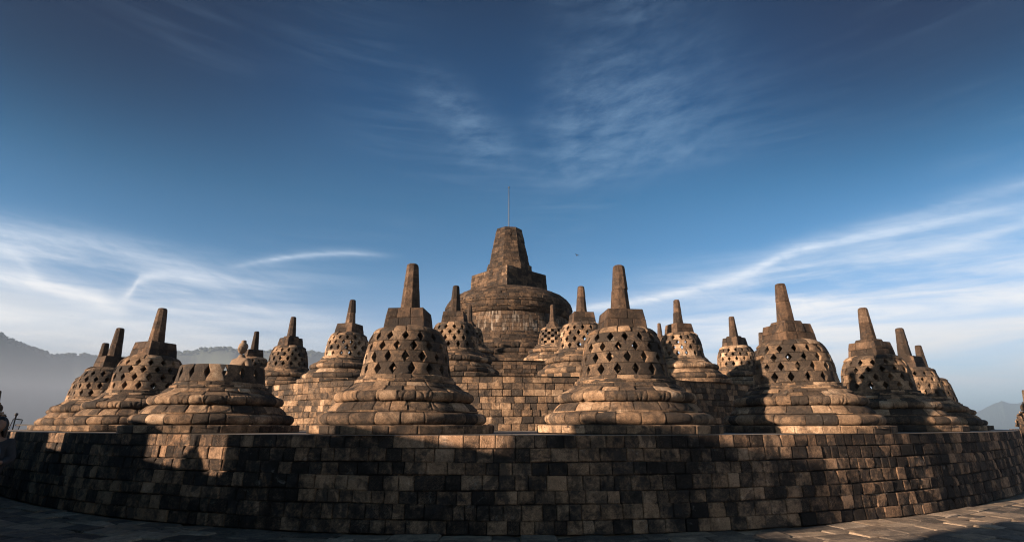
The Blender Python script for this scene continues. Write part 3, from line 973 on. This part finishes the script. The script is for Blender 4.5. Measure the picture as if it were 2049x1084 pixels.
def shrine():
    root = empty('balustrade_shrine')
    B = MB()
    stone_box(B, -.85, .85, -.5, .5, 0, .25); stone_box(B, -.78, .78, -.45, .45, .25, .45)
    B.build('plinth', M_BELL, root)
    B = MB()
    for k in range(4):
        z0 = .45 + k * .22
        stone_box(B, -.72, -.34, -.42, .42, z0, z0 + .22); stone_box(B, .34, .72, -.42, .42, z0, z0 + .22)
        stone_box(B, -.34, .34, .0, .42, z0, z0 + .22)
    stone_box(B, -.72, .72, -.44, .44, 1.33, 1.50)
    B.build('niche', M_BELL, root)
    B = MB()
    stone_box(B, -.86, .86, -.56, .56, 1.50, 1.60)
    stone_box(B, -.62, .62, -.42, .42, 1.60, 1.80)
    stone_box(B, -.70, .70, -.48, .48, 1.80, 1.88)
    stone_box(B, -.44, .44, -.36, .36, 1.88, 2.06)
    stone_box(B, -.50, .50, -.40, .40, 2.06, 2.13)
    for sx in (-1, 1):
        for sy in (-1, 1):
            prism(B, 4, .12, 1.60, .03, 1.84, rot=math.pi / 4, cx=sx * .76, cy=sy * .46, nv=2)
            prism(B, 4, .10, 1.88, .03, 2.08, rot=math.pi / 4, cx=sx * .60, cy=sy * .38, nv=2)
        prism(B, 4, .10, 1.60, .03, 1.80, rot=math.pi / 4, cx=sx * .38, cy=-.50, nv=2)
    B.build('roof', M_BELL, root)
    B = MB()
    ring(B, [(.33, 2.13), (.36, 2.18), (.32, 2.24)], 8, nu=3, nv=3, dep=.08)
    ring(B, [(.25, 2.24), (.27, 2.36), (.24, 2.50), (.16, 2.58)], 8, nu=3, nv=4, dep=.08)
    prism(B, 4, .20, 2.58, .19, 2.66, rot=math.pi / 4)
    capdisc(B, 4, .19, 2.66, rot=math.pi / 4)
    prism(B, 8, .10, 2.66, .05, 3.2, rot=.2)
    capdisc(B, 8, .05, 3.2, rot=.2, h=.03)
    B.build('pinnacle', M_BELL, root)
    return root

def parapet(path, hts, name, label):
    """straight lengths of block parapet; hts one height per length"""
    B = MB()
    for (p, q), h in zip(zip(path[:-1], path[1:]), hts):
        p, q = np.array(p, float), np.array(q, float)
        d = q - p; L = np.linalg.norm(d); d /= L; nrm = np.array([-d[1], d[0]])
        nr = max(2, int(round(h / .24)))
        zs = np.linspace(0, h, nr + 1)
        for side in (-1, 1):
            for k in range(nr):
                s = 0.0
                while s < L - .01:
                    w = min(rng.uniform(.35, .6), L - s)
                    a = p + d * s + nrm * side * .3; b_ = p + d * (s + w) + nrm * side * .3
                    if side == 1: a, b_ = b_, a
                    block(B, planeface((a[0], a[1], zs[k] + .003), (b_[0], b_[1], zs[k] + .003), (b_[0], b_[1], zs[k + 1] - .003), (a[0], a[1], zs[k + 1] - .003)), 2, 2, .1, tilt=.008)
                    s += w
        for cc in (0, 1):
            e0 = p if cc == 0 else q
            a = e0 + nrm * .3 * (1 if cc == 0 else -1); b_ = e0 - nrm * .3 * (1 if cc == 0 else -1)
            block(B, planeface((a[0], a[1], .0), (b_[0], b_[1], 0), (b_[0], b_[1], h), (a[0], a[1], h)), 2, 4, .1)
        tp = []
        for u in (0, 1):
            e0 = p + d * L * u
            tp.append([[*(e0 - nrm * .29), h - .006], [*(e0 + nrm * .29), h - .006]])
        B.grid(np.array(tp), .4)
    return tag(B.build(name, M_WALL), label, 'stone parapet')

sh = shrine()
shr_first = [True]
def put_shrine(x, y, rz, sc, label, z=0):
    o = sh if shr_first[0] else copy_tree(sh)
    shr_first[0] = False
    o.location = (x, y, z); o.rotation_euler = (0, 0, rz); o.scale = (sc, sc, sc)
    tag(o, label, 'shrine', 'niche shrines on the outer balustrade')
    return o

def line_left(x): return (x, -5 - 1.24 * x)
parapet([line_left(-31), line_left(-20)], [1.40], 'parapet', 'low dark stone parapet beyond the far left end of the curved wall')
parapet([(31, 33.4), (20, 19.8)], [1.40], 'parapet', 'low dark stone parapet beyond the far right end of the curved wall')
put_shrine(-24.9, 25.9, R(129), 1.0, 'dark pinnacled shrine at the far left edge of the picture behind the person')
put_shrine(25.35, 26.4, R(-129), 1.02, 'brown pinnacled shrine at the far right edge of the picture beyond the wall')
SHADE = [  # unseen balustrade length added behind the camera, heights shaped for its shadow: x start, x end, height
    (-15.8, -14.6, 1.85), (-14.6, -14.1, 1.55), (-14.1, -13.4, 2.05), (-13.4, -12.65, 2.05), (-12.65, -12.1, 1.7), (-12.1, -11.2, 2.28), (-11.2, -10.5, 2.55), (-10.5, -9.5, 1.9),
    (-9.5, -8.6, 2.85), (-8.6, -7.6, 3.05), (-7.6, -6.45, 3.95), (-6.45, -5.65, 2.6), (-5.65, -4.6, 3.7), (-4.6, -3.6, 2.4),
]
parapet([line_left(s[0]) for s in SHADE] + [line_left(SHADE[-1][1])], [s[2] for s in SHADE], 'shade_wall', 'unseen stepped wall added behind the camera on the left, its heights shaped for the shadow')

def small_stupa():  # added on top of the unseen wall to give its shadow rounded bumps
    B = MB()
    ring(B, [(.42, 0), (.42, .10)], 8, nu=2, nv=2, dep=.08)
    ring(B, [(.36, .10), (.38, .22), (.36, .34), (.28, .46), (.16, .52)], 9, nu=3, nv=5, dep=.08)
    lathe(B, [(.36, 0), (.36, .08), (.30, .30), (.2, .46), (.01, .50)], 16, rnd=.3)
    B.grid(planeface((-.16, -.16, .52), (.16, -.16, .52), (.16, .16, .52), (-.16, .16, .52))(*np.meshgrid([0., 1.], [0., 1.], indexing='ij'), np.zeros((2, 2))), .3)
    prism(B, 4, .22, .50, .20, .62, rot=math.pi / 4); capdisc(B, 4, .20, .62, rot=math.pi / 4)
    prism(B, 8, .10, .62, .05, 1.05); capdisc(B, 8, .05, 1.05)
    return B.build('shadow_stupa', M_WALL)
ss_ = small_stupa()
for i, (x, top, sc, lab) in enumerate([(-14.9, 1.85, .42, 'farthest small stupa added to round the shadow, on the unseen wall at left'), (-13.0, 2.05, .4, 'small stupa added to round the shadow, on the unseen wall beside the left walkway'),
                       (-11.7, 2.28, .45, 'small stupa added to round the shadow, on the mid part of the unseen wall left of the camera'),
                       (-9.85, 1.9, .62, 'small stupa added to round the shadow, in a notch of the unseen wall')]):
    o = ss_ if i == 0 else ss_.copy()
    if i: COL.objects.link(o)
    o.location = (*line_left(x), top); o.scale = (sc, sc, sc)
    tag(o, lab, 'ornament', 'small stupas added on the unseen wall to round its shadow')

# ------------------------------------------------------------------ small things at the edges
M_DARKMETAL = plain('dark_metal', (.03, .03, .032), .5, .6)
M_PANEL = plain('pale_panel', (.88, .90, .92), .4, 0, .05)
def boxmesh(B, x0, x1, y0, y1, z0, z1, rnd=.5):
    P = np.array([[x0, y0, z0], [x1, y0, z0], [x1, y1, z0], [x0, y1, z0], [x0, y0, z1], [x1, y0, z1], [x1, y1, z1], [x0, y1, z1]], float)
    for f in ((0, 1, 5, 4), (1, 2, 6, 5), (2, 3, 7, 6), (3, 0, 4, 7), (4, 5, 7, 6), (1, 0, 2, 3)):
        B.grid(P[list(f)].reshape(2, 2, 3) if f not in ((4, 5, 7, 6), (1, 0, 2, 3)) else P[list(f)].reshape(2, 2, 3), rnd)
# fix quad order for side faces (a,b / d,c)
def boxmesh(B, x0, x1, y0, y1, z0, z1, rnd=.5):
    c = lambda x, y, z: [x, y, z]
    for a, b_, c_, d in (((x0, y0, z0), (x1, y0, z0), (x1, y0, z1), (x0, y0, z1)), ((x1, y0, z0), (x1, y1, z0), (x1, y1, z1), (x1, y0, z1)),
                         ((x1, y1, z0), (x0, y1, z0), (x0, y1, z1), (x1, y1, z1)), ((x0, y1, z0), (x0, y0, z0), (x0, y0, z1), (x0, y1, z1)),
                         ((x0, y0, z1), (x1, y0, z1), (x1, y1, z1), (x0, y1, z1)), ((x0, y1, z0), (x1, y1, z0), (x1, y0, z0), (x0, y0, z0))):
        B.grid(np.array([[a, d], [b_, c_]], float), rnd)

# notice board leaning on its post
nb = empty('notice_board', (-21.6, 23.2, 0), R(38))
B = MB(); boxmesh(B, -.14, .14, -.02, .02, 1.42, 1.86)
p = B.build('panel', M_PANEL, nb); p.rotation_euler = (0, R(9), 0)
B = MB(); lathe(B, [(.03, 0), (.03, 2.0), (.06, 2.02), (.06, 2.1), (.001, 2.12)], 10, cx=.20)
B.build('post', M_DARKMETAL, nb)
B = MB(); boxmesh(B, -.165, -.14, -.03, .03, 1.40, 1.88); boxmesh(B, .14, .165, -.03, .03, 1.40, 1.88); boxmesh(B, -.14, .14, -.03, .03, 1.38, 1.42); boxmesh(B, -.14, .14, -.03, .03, 1.86, 1.90)
p = B.build('frame', M_DARKMETAL, nb); p.rotation_euler = (0, R(9), 0)
tag(nb, 'small pale notice board in a dark frame by the left edge, beyond the wall', 'sign')

rl = empty('metal_railing', (0, 0, 0))
B = MB()
p0, p1 = np.array([-25.5, 24.6]), np.array([-20.2, 23.0])
for z in (1.62, 1.2, .8):
    pts_ = np.array([[p0[0], p0[1], z], [p1[0], p1[1], z]])
    ring_ = []
    for k in range(8):
        a = k * math.pi / 4
        ring_.append([[q[0], q[1] + .03 * math.cos(a), q[2] + .03 * math.sin(a)] for q in pts_])
    B.grid(np.array(ring_), .5, wrap=True)
B.build('rail', M_DARKMETAL, rl)
for u in np.linspace(0, 1, 4):
    q = p0 + (p1 - p0) * u
    B = MB(); lathe(B, [(.035, 0), (.035, 1.72 if u > .3 else 1.9), (.001, 1.74 if u > .3 else 1.92)], 8, cx=q[0], cy=q[1])
    B.build('post', M_DARKMETAL, rl)
tag(rl, 'thin dark metal railing at the far left beyond the wall end', 'railing')

for i, (x, y, h, l) in enumerate([(22.3, 23.55, 2.0, 'left one of two short leaning stone posts by the right edge'), (22.75, 23.7, 2.12, 'right one of two short leaning stone posts beside the right hand shrine')]):
    st = empty('stone_post', (x, y, 0))
    B = MB(); prism(B, 4, .15, 0, .11, h * .72, rot=.6, nv=4); capdisc(B, 4, .11, h * .72, rot=.6)
    B.build('shaft', M_WALL, st)
    B = MB(); prism(B, 4, .10, h * .72 + .0, .085, h, rot=.6, nv=3); capdisc(B, 4, .085, h, rot=.6)
    B.build('tip', M_WALL, st)
    st.rotation_euler = (0, R(-5), 0)
    tag(st, l, 'post', 'stone posts near the right edge')

# ------------------------------------------------------------------ person at the left edge
def person():
    root = empty('person', (-7.89, 8.35, 0), R(35))
    root.scale = (.965, .965, .965)
    skinm = plain('skin', (.28, .15, .095), .55, 0, .08)
    jacket = plain('jacket_cloth', (.035, .033, .036), .85, 0, .25, 14)
    shirt = plain('shirt_cloth', (.22, .38, .55), .8, 0, .1)
    trous = plain('trouser_cloth', (.014, .015, .020), .9, 0, .2)
    hairm = plain('dark_hair', (.010, .008, .007), .5, 0, .3, 60)
    shoem = plain('shoe_leather', (.02, .018, .016), .5)
    # bare body: neck, forearms hands
    V = [(0, 0, .95), (0, 0, 1.2), (0, 0, 1.40), (0, -.01, 1.47), (0, -.015, 1.56),
         (.17, 0, 1.38), (.23, -.02, 1.10), (.12, -.24, 1.08), (.06, -.31, 1.09),
         (-.17, 0, 1.38), (-.23, -.02, 1.10), (-.12, -.24, 1.08), (-.06, -.31, 1.09),
         (.09, 0, .88), (.10, -.01, .48), (.10, .01, .08), (.11, -.13, .03),
         (-.09, 0, .88), (-.10, -.01, .48), (-.10, .01, .08), (-.11, -.13, .03)]
    E_ = [(0, 1), (1, 2), (2, 3), (3, 4), (2, 5), (5, 6), (6, 7), (7, 8), (2, 9), (9, 10), (10, 11), (11, 12), (0, 13), (13, 14), (14, 15), (15, 16), (0, 17), (17, 18), (18, 19), (19, 20)]
    r = [.12, .10, .09, .05, .05, .05, .04, .033, .028, .05, .04, .033, .028, .08, .055, .038, .03, .08, .055, .038, .03]
    for sx in (1, -1):      # palms and five fingers each, curled round the phone
        b0 = 8 if sx == 1 else 12
        base = len(V); V.append((sx * .035, -.355, 1.105)); r.append(.026); E_.append((b0, base))
        for k in range(4):
            i0 = len(V)
            yy, zz = -.345 - .012 * k, 1.135 - .020 * k
            V += [(sx * .045, yy - .02, zz), (sx * .05, yy - .05, zz + .004), (sx * .028, yy - .068 + .004 * k, zz + .002)]
            r += [.010, .009, .008]
            E_ += [(base, i0), (i0, i0 + 1), (i0 + 1, i0 + 2)]
        i0 = len(V)
        V += [(sx * .03, -.34, 1.135), (sx * .012, -.36, 1.150)]; r += [.011, .009]; E_ += [(base, i0), (i0, i0 + 1)]
    body = skin('body', V, E_, r, skinm, root)
    B = MB(); head_mesh(B, 0, -.02, 1.635, .235)
    B.build('head', skinm, root)
    # hair: shoulder-length, open at the face
    B = MB()
    nu, nv = 40, 26
    t = np.linspace(0, 2 * math.pi, nu, endpoint=False); p = np.linspace(.02, 1.0, nv)
    T, Pp = np.meshgrid(t, p, indexing='ij')
    face = np.clip(np.cos(T) * 1.7 - .55, 0, 1)            # front opening
    ph = Pp * math.pi * .5 * np.where(Pp < .5, 1.2, 1)
    z = np.where(Pp < .5, np.cos(Pp * math.pi) * .135, -(Pp - .5) * .42)
    rad = np.where(Pp < .5, np.sin(Pp * math.pi), 1 - .10 * (Pp - .5)) * (.104 + .008 * np.sin(T * 9 + Pp * 7))
    z = z * (1 - face * (Pp > .32) * .8) + .0
    rad = rad * (1 - .0 * face)
    x = rad * np.sin(T); y = -rad * np.cos(T) * 1.06
    y = y + face * (Pp > .32) * .03
    B.grid(np.stack([x, y, z + 1.645], -1), .5, wrap=True)
    B.build('hair', hairm, root)
    # shirt, jacket, trousers, shoes
    skin('shirt', [(0, -.085, .98), (0, -.09, 1.2), (0, -.06, 1.40)], [(0, 1), (1, 2)], [.115, .125, .08], shirt, root)
    jv = [(0, .02, .86), (0, .02, 1.0), (0, .02, 1.2), (0, .02, 1.38), (.17, .01, 1.385), (.235, .0, 1.12), (.15, -.20, 1.075), (-.17, .01, 1.385), (-.235, .0, 1.12), (-.15, -.20, 1.075)]
    skin('jacket', jv, [(0, 1), (1, 2), (2, 3), (3, 4), (4, 5), (5, 6), (3, 7), (7, 8), (8, 9)], [(.19, .13), (.18, .13), (.185, .13), (.11, .09), .085, .075, .055, .085, .075, .055], jacket, root)
    for sx in (1, -1):
        skin('trouser_leg', [(sx * .05, .01, .93), (sx * .10, 0, .80), (sx * .105, -.01, .48), (sx * .105, .01, .10)], [(0, 1), (1, 2), (2, 3)], [.11, .10, .08, .07], trous, root)
        skin('shoe', [(sx * .105, .03, .05), (sx * .11, -.08, .045), (sx * .115, -.17, .035)], [(0, 1), (1, 2)], [.05, .048, .035], shoem, root)
    tag(root, 'person with dark hair, grey jacket and light blue shirt looking down at a phone', 'person')
    ph = MB(); boxmesh(ph, -.036, .036, -.006, .006, -.075, .075)
    po = ph.build('phone', M_DARKMETAL)
    Mx = Matrix.Translation((-7.89, 8.35, 0)) @ Matrix.Rotation(R(35), 4, 'Z') @ Matrix.Scale(.965, 4) @ Matrix.Translation((0, -.385, 1.13)) @ Matrix.Rotation(R(-50), 4, 'X')
    po.matrix_world = Mx
    tag(po, 'small dark phone held in both hands of the person at the left edge', 'phone')
person()

# ------------------------------------------------------------------ bird
bd = empty('bird', (7.4, 56, 20.1), R(40))
M_BIRD = plain('bird_feathers', (.03, .03, .03), .8)
skin('body', [(0, -.16, 0), (0, -.08, .01), (0, .05, 0), (0, .18, .0)], [(0, 1), (1, 2), (2, 3)], [.02, .045, .05, .015], M_BIRD, bd, sub=1)
for sx in (1, -1):
    B = MB()
    us = np.linspace(0, 1, 7); vv = np.linspace(0, 1, 4)
    U, Vv = np.meshgrid(us, vv, indexing='ij')
    ch = .14 * (1 - .75 * U ** 1.5)
    x = sx * (.03 + .30 * U); y = -.05 + (Vv - .3) * ch + .05 * U; z = .02 + .10 * np.sin(U * 1.6) + 0 * Vv
    B.grid(np.stack([x, y, z + .006], -1), .5); B.grid(np.stack([x, y, z - .006 * (1 - U)], -1), .5, flip=True)
    B.build('wing', M_BIRD, bd)
tag(bd, 'tiny dark bird flying in the clear sky right of the spire', 'bird')

# ------------------------------------------------------------------ far land, hills, trees, haze
M_LAND = plain('land_green', (.035, .05, .025), .95, 0, .35, .01)
def ridge(name, pts, dist, back, base, seed, rough):
    """a range of hills: crest through the given bearings, slopes falling to the plain"""
    r2 = np.random.default_rng(seed)
    A = np.array([p[0] for p in pts]); Hh = np.array([p[1] * dist for p in pts])      # bearing, rise
    az_ = np.linspace(A[0], A[-1], 420)
    h = np.interp(az_, A, Hh)
    nz = np.zeros_like(h)
    for f, a in ((30, 1), (71, .6), (150, .35), (330, .2)):
        nz += a * np.sin(az_ * f * 2 + r2.random() * 6)
    h = h + nz * rough
    d = np.concatenate([np.linspace(-1, 0, 26), np.linspace(.1, 1, 6)])
    D_, A_ = np.meshgrid(d, az_, indexing='ij')
    fall = np.where(D_ < 0, (1 + D_) ** 1.25, 1 - D_ ** 1.2)
    spur = 1 + .18 * np.sin(A_ * 60 + 3 * D_) * (1 - np.abs(D_ * 2 + 1)).clip(0, 1) * 1.0
    Hm = base + (h[None, :] - base) * fall * np.where((D_ > -.95) & (D_ < -.05), spur, 1)
    Hm += r2.normal(0, rough * .5, Hm.shape) * (np.abs(D_) > .02) * (D_ > -1)
    rad = dist + D_ * back
    B = MB()
    B.grid(np.stack([rad * np.sin(A_), rad * np.cos(A_), Hm], -1), .5)
    o_ = B.build(name, M_LAND)
    tag(o_, kind='structure')
    return az_, h
pl = [(-1.0861, 0.1111), (-0.9789, 0.1107), (-0.8711, 0.115), (-0.7812, 0.1213), (-0.77, 0.1156), (-0.7557, 0.1088), (-0.7388, 0.1034), (-0.7183, 0.0953), (-0.7048, 0.0978), (-0.6883, 0.1014), (-0.6704, 0.0999), (-0.643, 0.0997), (-0.6058, 0.1056), (-0.5635, 0.115), (-0.5397, 0.12), (-0.5113, 0.1245), (-0.485, 0.1237), (-0.4615, 0.1201), (-0.4347, 0.1251), (-0.4067, 0.1267), (-0.3696, 0.1269), (-0.3482, 0.1243), (-0.309, 0.1187), (-0.2456, 0.0989), (-0.1622, 0.0685), (-0.069, 0.0465), (0.0242, 0.033)]
azl, hl = ridge('left_hills', pl, 2600.0, 1500.0, -60, 3, 2.0)
prr = [(0.6681, 0.0014), (0.6942, 0.0068), (0.713, 0.0202), (0.7247, 0.0261), (0.7334, 0.0306), (0.7409, 0.0344), (0.745, 0.0323), (0.7496, 0.0301), (0.7561, 0.03), (0.7635, 0.0324), (0.7886, 0.0354), (0.8324, 0.0314), (0.9084, 0.0231), (0.9976, 0.0058)]
ridge('right_mountain', prr, 8800.0, 2200.0, -60, 5, 6.0)

# a treed crest on the left hills
def crest_trees():
    B = MB()
    r2 = np.random.default_rng(21)
    for k in range(950):
        i = r2.integers(0, len(azl))
        if k < 250: i = r2.integers(200, 420) % len(azl)
        a = azl[i]; hgt = hl[i]
        if a > -.05: continue
        dd = 2600 - abs(r2.normal(0, 40)) + 10
        x, y, z = dd * math.sin(a), dd * math.cos(a), hgt - (2600 - dd) * .30 - 2
        s = r2.uniform(3.5, 9)
        for q in range(3):
            nu, nv = 6, 4
            t = np.linspace(0, 2 * math.pi, nu, endpoint=False); p = np.linspace(.1, math.pi - .1, nv)
            T, Pq = np.meshgrid(t, p, indexing='ij')
            j = r2.uniform(.7, 1.3, T.shape)
            ox, oy, oz = r2.normal(0, s * .6), r2.normal(0, s * .6), r2.uniform(.2, 1.0) * s
            B.grid(np.stack([x + ox + s * j * np.sin(Pq) * np.cos(T), y + oy + s * j * np.sin(Pq) * np.sin(T), z + oz + s * .7 * j * np.cos(Pq)], -1), r2.random(), wrap=True)
    o_ = B.build('hill_forest', plain('forest_leaves', (.030, .045, .022), .95, 0, .4, .05), smooth=False)
    tag(o_, 'far off wood along the crest of the misty hills on the left', 'forest', kind='stuff')
crest_trees()
B = MB()
a = np.linspace(-math.pi, math.pi, 97)[:-1]
rr_ = np.array([0, 120, 300, 1200, 7000, 30000.])
zz_ = np.array([-2, -14, -45, -60, -60, -60.])
B.grid(np.stack([np.stack([q * np.sin(a), q * np.cos(a) + 20, np.full_like(a, z)], -1) for q, z in zip(rr_, zz_)], 1), .5, wrap=True)
tag(B.build('ground', M_LAND), kind='structure')

def volume_box(name, lo, hi, dens, col, aniso, label):
    B = MB()
    boxmesh(B, lo[0], hi[0], lo[1], hi[1], lo[2], hi[2])
    o_ = B.build(name, plain('x', (1, 1, 1)), smooth=False)
    m = bpy.data.materials.new(name + '_air'); m.use_nodes = True
    nt = m.node_tree
    nt.nodes.remove(nt.nodes['Principled BSDF'])
    v = nt.nodes.new('ShaderNodeVolumePrincipled')
    v.inputs['Color'].default_value = (*col, 1); v.inputs['Density'].default_value = dens; v.inputs['Anisotropy'].default_value = aniso
    nt.links.new(v.outputs[0], nt.nodes['Material Output'].inputs['Volume'])
    o_.data.materials.clear(); o_.data.materials.append(m)
    tag(o_, label, 'haze', kind='stuff')
    return o_
HAZE = True
if HAZE:
    volume_box('haze', (-9000, -7000, -61.5), (11500, 12500, 390), .00015, (.27, .40, .59), 0.0, 'thin morning haze filling the valley air around the monument')

    volume_box('mist', (-3600, 500, -60.8), (-150, 2300, 105), .0011, (.42, .51, .65), 0.0, 'low bank of pale mist lying in the valley before the left hills')
